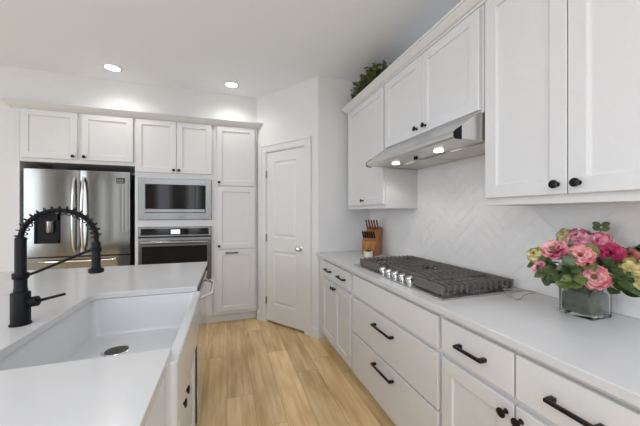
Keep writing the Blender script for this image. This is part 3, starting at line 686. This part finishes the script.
# slanted block: grain runs with the slots; front face is stepped and looks to the room
KD = Vector((-.76, -.65, 0)).normalized(); KS = Vector((KD.y * -1, KD.x, 0)); KO = Vector((1.385, 2.55, .915))
KF = F(KO, KS, KD)      # u across, n towards the room
sl = [(-.080, 0), (.080, 0), (.100, .135), (.0, .215), (-.07, .275), (-.118, .262)]
bm = BM(); prism(bm, [KF(-.072, n, z) for n, z in sl], KS * .144)
blk = obj('block', bm, 'knifewood', t)
mod = blk.modifiers.new('b', 'BEVEL'); mod.width = .003; mod.segments = 2
up = (KD * .5 + Vector((0, 0, 1)) * .87).normalized()
ords = ['leftmost', 'second from left', 'third from left', 'fourth from left', 'fifth from left', 'rightmost']
for row, (n0, z0, cnt, ln, nm) in enumerate(((.068, .1605, 6, .085, 'lower'), (-.033, .2433, 5, .115, 'upper'))):
    for k in range(cnt):
        u = -.056 + .112 * k / (cnt - 1)
        o_ = 'rightmost' if k == cnt - 1 else ords[k]
        b0 = KF(u, n0, z0) + up * .0015
        t = thing('knife', b0, f'{o_} {"brown" if row else "black"}-handled knife in the {nm} row of the wooden knife block', 'knife', f'knives in the {nm} row of the block')
        b_ = BM(); x, y, dd_ = axes(up)
        fr = lambda a, b, c: b0 + KS * a + up.cross(KS) * b + up * c
        def bb(bm, w0, d0, c0, c1):
            vs = [bm.verts.new(fr(a, b, c)) for a in (-w0, w0) for b in (-d0, d0) for c in (c0, c1)]
            for q in ((0, 1, 3, 2), (4, 6, 7, 5), (0, 4, 5, 1), (2, 3, 7, 6), (0, 2, 6, 4), (1, 5, 7, 3)): bm.faces.new([vs[i] for i in q])
            bmesh.ops.recalc_face_normals(bm, faces=bm.faces); return bm
        obj('bolster', bb(BM(), .0055, .009, 0, .012), 'chrome', t)
        bm = bb(BM(), .006, .0105, .0122, ln); bmesh.ops.bevel(bm, geom=bm.edges[:], offset=.003, segments=2, affect='EDGES')
        hd = obj('handle', bm, 'handlewood' if row == 1 else 'black', t)
        for c in (.03, .05): obj('rivet', cyl(BM(), fr(-.0065, 0, c), fr(.0065, 0, c), .0022, 8), 'chrome', hd)
t = thing('cream_pot', (1.275, 2.42, .914), 'small cream pot with a bit of green before the knife block', 'pot')
pc = Vector((1.275, 2.42, .9145))
obj('pot', lathe(BM(), pc, (0, 0, 1), [(.034, 0), (.040, .004), (.042, .045), (.044, .05), (.041, .052), (.037, .044), (0, .042)], 24), 'cream', t, 40)
bm = BM()
def leaf(bm, p, d, up_, L, w, fold=.25, curl=.0):
    d = Vector(d).normalized(); s = d.cross(Vector(up_)); s = s.normalized() if s.length > 1e-4 else axes(d)[0]; nn = s.cross(d).normalized(); p = Vector(p); mid = []; lf = []; rt = []
    for i in range(6):
        q = i / 5; wd = w * math.sin(PI * min(1, q * .92 + .05)) ** .8 * (1 if q < 1 else 0); c = p + d * L * q - nn * curl * L * q * q
        mid.append(bm.verts.new(c)); lf.append(bm.verts.new(c + s * wd + nn * wd * fold)); rt.append(bm.verts.new(c - s * wd + nn * wd * fold))
    for i in range(5):
        bm.faces.new((mid[i], mid[i + 1], lf[i + 1], lf[i])); bm.faces.new((rt[i], rt[i + 1], mid[i + 1], mid[i]))
for k in range(16):
    a = k * 2.4; leaf(bm, pc + Vector((.012 * math.cos(a), .012 * math.sin(a), .044)), (math.cos(a), math.sin(a), 1.1), (0, 0, 1), .03, .008)
obj('plant', bm, 'leaf', t, 60)

# ------------------------------------------------------------------ greenery on top of the wall cabinets
t = thing('boxwood_greenery', (1.33, 2.38, 2.401), 'bushy dark green shrub arrangement on top of the wall cabinets', 'plant')
bm = BM(); lf = BM()
for k in range(190):
    y = rnd.uniform(2.12, 2.70); x = rnd.uniform(1.20, 1.44); hgt = rnd.uniform(.12, .31) * (1 - .15 * abs(y - 2.4) / .28)
    base = Vector((1.33 + (x - 1.33) * .4, y * .7 + 2.38 * .3, 2.405)); tip = Vector((x, y, 2.40 + hgt))
    pts = [base.lerp(tip, s / 4) + Vector((rnd.uniform(-.01, .01), rnd.uniform(-.01, .01), 0)) * (s > 0) for s in range(5)]
    tube(bm, pts, .0015, 4)
    for q in range(18):
        p = base.lerp(tip, rnd.uniform(.3, 1)); a = rnd.uniform(0, 2 * PI)
        leaf(lf, p, (math.cos(a), math.sin(a), rnd.uniform(-.2, .9)), (0, 0, 1), rnd.uniform(.024, .038), rnd.uniform(.009, .013), .2, .2)
obj('stems', bm, 'stem', t); obj('foliage', lf, 'box', t, 60)

# ------------------------------------------------------------------ vase and flowers
t = thing('glass_vase', (1.39, .768, .914), 'square clear glass vase of flowers on the right counter', 'vase')
vx0, vx1, vy0, vy1 = 1.331, 1.452, .709, .828; z0, z1 = .9145, 1.040
def sq(i, z): return [(x, y, z) for x, y in rr(vx0 + i, vx1 - i, vy0 + i, vy1 - i, .006, 3)]
obj('vase', loft(BM(), [sq(.003, z0), sq(0, z0 + .003), sq(0, z1 - .001), sq(.001, z1), sq(.005, z1), sq(.006, z1 - .001), sq(.006, z0 + .016), sq(.008, z0 + .014)]), 'glass', t, 40)
VC = Vector((1.3915, .7685, 0))
def petal(bm, o, x, y, z, ang, tilt, L, w, cup=.5, roll=.3, ns=5, nt=5, close=.0):
    """o base, x,y,z flower axes (z facing out); tilt 0 = along z, 90 = flat open; close bends it back in, roll turns the lip out"""
    er = x * math.cos(ang) + y * math.sin(ang); et = -x * math.sin(ang) + y * math.cos(ang)
    rows = []; c = Vector(o)
    for i in range(ns):
        s = i / (ns - 1); a = tilt * (1 + close * (.5 - s)) + roll * max(0, s - .62) / .38
        if i: c = c + (er * math.sin(a) + z * math.cos(a)) * (L / (ns - 1))
        wd = w * (math.sin(PI * (s * .66 + .16)) ** .7); rr_ = []
        inn = (z * math.sin(a) - er * math.cos(a)); ru = rnd.uniform(-1, 1)
        for j in range(nt):
            q = j / (nt - 1) * 2 - 1
            rr_.append(bm.verts.new(c + et * wd * q + inn * (cup * wd * q * q) + z * (.05 * L * (ru + rnd.uniform(-.6, .6)) if i == ns - 1 else 0)))
        rows.append(rr_)
    for i in range(ns - 1):
        for j in range(nt - 1): bm.faces.new((rows[i][j], rows[i][j + 1], rows[i + 1][j + 1], rows[i + 1][j]))
def stem_to(t, p, n):
    i = Vector((VC.x + (p.x - VC.x) * .18, VC.y + (p.y - VC.y) * .18, .935 + rnd.uniform(0, .01))); m = Vector((VC.x + (p.x - VC.x) * .25, VC.y + (p.y - VC.y) * .25, 1.045))
    i.x = min(max(i.x, 1.345), 1.438); i.y = min(max(i.y, .723), .814); m.x = min(max(m.x, 1.346), 1.437); m.y = min(max(m.y, .724), .813)
    e = p - n * .004; pts = []
    for k in range(9):
        q = k / 8
        if q < .4: pts.append(i.lerp(m, q / .4))
        else: r_ = (q - .4) / .6; pts.append(m.lerp(e, r_) + Vector((0, 0, .03)) * math.sin(PI * r_) * .5)
    obj('stem', tube(BM(), pts, .0022, 6), 'stem', t, 60)
    return pts
def pix(u, v, fw):
    """room point that the view of the bouquet was measured from"""
    f, s, c = 284, .3112, .9504; r = (u - 320) / f
    return Vector((fw * (s + r * c), fw * (c - r * s), 1.33 - fw * (v - 213) / f))
def rose(u, v, fw, r, n, m, label, layers=5, name='rose', inner=None, m2=None):
    p = pix(u, v, fw); n = Vector(n).normalized(); x, y, z = axes(n); o = p - z * r * .45
    t = thing(name, p, label, 'flower', 'flowers in the vase')
    spec = [(6, 74, 1.0, .60, .5), (6, 58, .98, .56, .7), (5, 44, .90, .50, .9), (5, 31, .84, .42, 1.0), (4, 20, .78, .33, 1.0)][:layers]
    for nm, sub, mm in (('petals', spec[:2], m), ('inner_petals', spec[2:], m2 or m)):
        bm = BM()
        for li, (cnt, tl, L, w, cl) in enumerate(sub):
            for k in range(cnt): petal(bm, o, x, y, z, 2 * PI * (k + .5 * (li % 2)) / cnt + rnd.uniform(-.12, .12), math.radians(tl), r * L * 1.12, r * w, .6, .75, 7, 5, cl)
        if len(bm.verts): obj(nm, bm, mm, t, 70)
    bm = BM()
    for k in range(4): petal(bm, o + z * r * .1, x, y, z, 2 * PI * k / 4 + .5, math.radians(9), r * .66, r * .22, 1.0, .3)
    obj('flower_centre', bm, inner or 'yolk', t, 70)
    bm = BM()
    for k in range(5): a = 2 * PI * k / 5; leaf(bm, o, (x * math.cos(a) + y * math.sin(a)) - z * .15, z, r * .55, r * .1)
    obj('sepals', bm, 'leaf', t, 60); stem_to(t, o, z)
    return t
def hydrangea(u, v, fw, r, n, m, label, cnt=34, m2='yolk', fs=.36):
    p = pix(u, v, fw); n = Vector(n).normalized(); x, y, z = axes(n)
    t = thing('hydrangea', p, label, 'flower', 'flowers in the vase'); bm = BM(); ce = BM()
    for k in range(cnt):
        h = 1 - 1.45 * (k + .5) / cnt; ph = k * 2.39996; rr_ = math.sqrt(max(0, 1 - h * h))
        d = (x * rr_ * math.cos(ph) + y * rr_ * math.sin(ph) + z * h).normalized(); q = p + d * r * rnd.uniform(.72, 1.0); a, b, c = axes(d + Vector((rnd.uniform(-.3, .3), rnd.uniform(-.3, .3), rnd.uniform(-.3, .3)))); of = rnd.uniform(0, 2)
        for e in range(4): petal(bm, q, a, b, c, of + e * PI / 2, math.radians(72), r * fs, r * fs * .52, .25, .2, 4, 3)
        lathe(ce, q, c, [(r * .05, 0), (r * .045, r * .06), (0, r * .08)], 6)
        tube(ce, [p - z * r * .5, q], r * .018, 4)
    obj('florets', bm, m, t, 70); obj('floret_centres', ce, m2, t, 60); stem_to(t, p - z * r * .5, z)
    return t
# camera-left is roughly (-.95,.31), towards camera (-.87,-.48)
tc_ = Vector((-.86, -.5, 0))
rose(594.5, 277, 1.04, .041, (-.86, -.45, .22), 'salmon', 'large salmon rose at the front, hanging over the vase rim', inner='lime', m2='lpink')
rose(580.5, 255, 1.055, .038, (-.80, -.45, .36), 'salmon', 'salmon rose in the middle of the bouquet, above the vase', inner='salmon', m2='lpink')
rose(553, 249, 1.12, .043, (-.70, .0, .66), 'pink', 'pink double bloom at the upper left of the bouquet', name='ranunculus', inner='lime', m2='lpink')
rose(538.5, 269, 1.12, .030, (-.85, .35, .1), 'lpink', 'pale pink bloom drooping at the lower left of the bouquet', 3, name='peony', inner='pink')
rose(612, 253, 1.055, .036, (-.75, -.55, .36), 'magenta', 'deep magenta bloom at the upper right of the bouquet', name='carnation', inner='magenta')
hydrangea(581, 240, 1.14, .042, (-.6, -.25, .8), 'mauve', 'pink hydrangea cluster at the top centre of the bouquet', 40, fs=.33)
hydrangea(600, 243, 1.12, .042, (-.7, -.5, .6), 'pink', 'pink hydrangea cluster between the top centre and the magenta bloom', 40, 'lime', .33)
hydrangea(536, 255, 1.16, .028, (-.8, .5, .3), 'lime', 'yellow green cluster at the far left of the bouquet', 16, 'leaf2', .5)
hydrangea(567, 237, 1.19, .034, (-.5, .2, .85), 'lime', 'yellow green cluster peeking over the top left', 18, 'rust', .45)
hydrangea(632, 270, 1.02, .034, (-.8, -.6, .2), 'lime', 'large pale yellow cluster at the right of the bouquet', 16, 'rust', .58)
hydrangea(641, 286, 1.0, .030, (-.8, -.6, -.1), 'lime', 'low pale yellow cluster cut by the right picture edge', 14, 'rust', .58)
rose(631, 254, 1.05, .024, (-.7, -.5, .5), 'rust', 'small dusty red bloom above the pale yellow cluster', 3, name='ranunculus', inner='rust')
# leafy stems
def sprig(u, v, fw, dirs, m, label, L=.06, w=.02, n=7):
    p = pix(u, v, fw); t = thing('leafy_stem', p, label, 'stem', 'greenery in the vase'); bm = BM()
    for k in range(n):
        a = rnd.uniform(0, 2 * PI); d = Vector(dirs) * 1.0 + Vector((math.cos(a), math.sin(a), rnd.uniform(-.6, .6))) * .75
        leaf(bm, p + Vector((rnd.uniform(-.02, .02), rnd.uniform(-.02, .02), rnd.uniform(-.015, .015))), d, (-.6, -.4, .7), L * rnd.uniform(.7, 1.1), w * rnd.uniform(.8, 1.15), .25, .2)
    obj('leaves', bm, m, t, 60); stem_to(t, p, Vector(dirs).normalized())
W_ = [(560, 268, 1.10, (-.6, .3, 0), 'leaf', 'dark leafy stem spreading over the left rim of the vase'),
      (556, 272, 1.07, (-.7, .2, -.5), 'leaf', 'leafy stem drooping low at the left of the vase'),
      (572, 268, 1.04, (-.8, -.1, .1), 'leaf', 'broad green leaves at the front beneath the middle salmon rose'),
      (574, 277, 1.03, (-.8, -.2, -.4), 'leaf2', 'yellow green leaves hanging against the vase front'),
      (588, 262, 1.06, (-.8, -.4, .1), 'leaf2', 'light green leaves between the two salmon roses'),
      (608, 268, 1.06, (-.6, -.6, .1), 'leaf', 'dark leaves right of the front rose'),
      (616, 275, 1.03, (-.5, -.8, -.2), 'leaf', 'leafy stem reaching low at the right of the vase'),
      (622, 255, 1.10, (-.4, -.7, .3), 'leaf', 'dark leaves beside the magenta bloom'),
      (548, 262, 1.13, (-.7, .4, .1), 'leaf', 'dark leaves behind the pale pink bloom'),
      (640, 250, 1.06, (-.5, -.7, .4), 'leaf', 'leaves at the right edge above the pale yellow cluster'),
      (566, 256, 1.12, (-.6, .1, .5), 'leaf', 'dark leaves between the pink double bloom and the salmon rose'),
      (578, 271, 1.07, (-.8, -.2, -.1), 'leaf', 'dark leaves below the middle salmon rose'),
      (563, 272, 1.05, (-.8, .1, -.3), 'leaf', 'dark leaf pair over the left front corner of the vase'),
      (606, 259, 1.10, (-.6, -.6, .2), 'leaf', 'dark leaves under the magenta bloom'),
      (625, 287, 1.02, (-.5, -.8, -.3), 'leaf', 'drooping leaves right of the vase below the pale yellow cluster')]
for a in W_: sprig(*a)
p = pix(601, 229, 1.14); t = thing('leafy_stem', p, 'thin sprig with four small round leaves standing above the bouquet', 'stem', 'greenery in the vase'); bm = BM()
for dx, dz, s in ((-.010, .012, -1), (.02, .012, 1), (-.022, -.004, -1), (.012, -.006, 1)):
    leaf(bm, p + Vector((0, 0, dz)), (.3 * s, -.95 * s * .4, .25), (-.9, -.4, .1), .030, .011)
obj('leaves', bm, 'leaf', t, 60); stem_to(t, p, Vector((0, 0, 1)))
# leaves and moss seen through the glass
t = thing('moss_filling', (1.3915, .7685, .93), 'greyish green leaves packed inside the square glass vase', 'filling'); bm = BM()
for k in range(70):
    p = Vector((rnd.uniform(1.352, 1.431), rnd.uniform(.73, .807), rnd.uniform(.975, 1.0))); a = rnd.uniform(0, 2 * PI)
    leaf(bm, p, (math.cos(a) * .25, math.sin(a) * .25, 1), (math.cos(a + 1), math.sin(a + 1), .1), .04, .011)
def sqm(i, z): return [(x, y, z + .0) for x, y in rr(vx0 + i, vx1 - i, vy0 + i, vy1 - i, .006, 3)]
loft(bm, [sqm(.009, .932), sqm(.0078, .936), sqm(.0078, .985), sqm(.0085, 1.0), sqm(.014, 1.012)])
mf = obj('filling', bm, leafmat('moss', (.06, .07, .046), (.14, .15, .10)), t, 60); mf['kind'] = 'stuff'
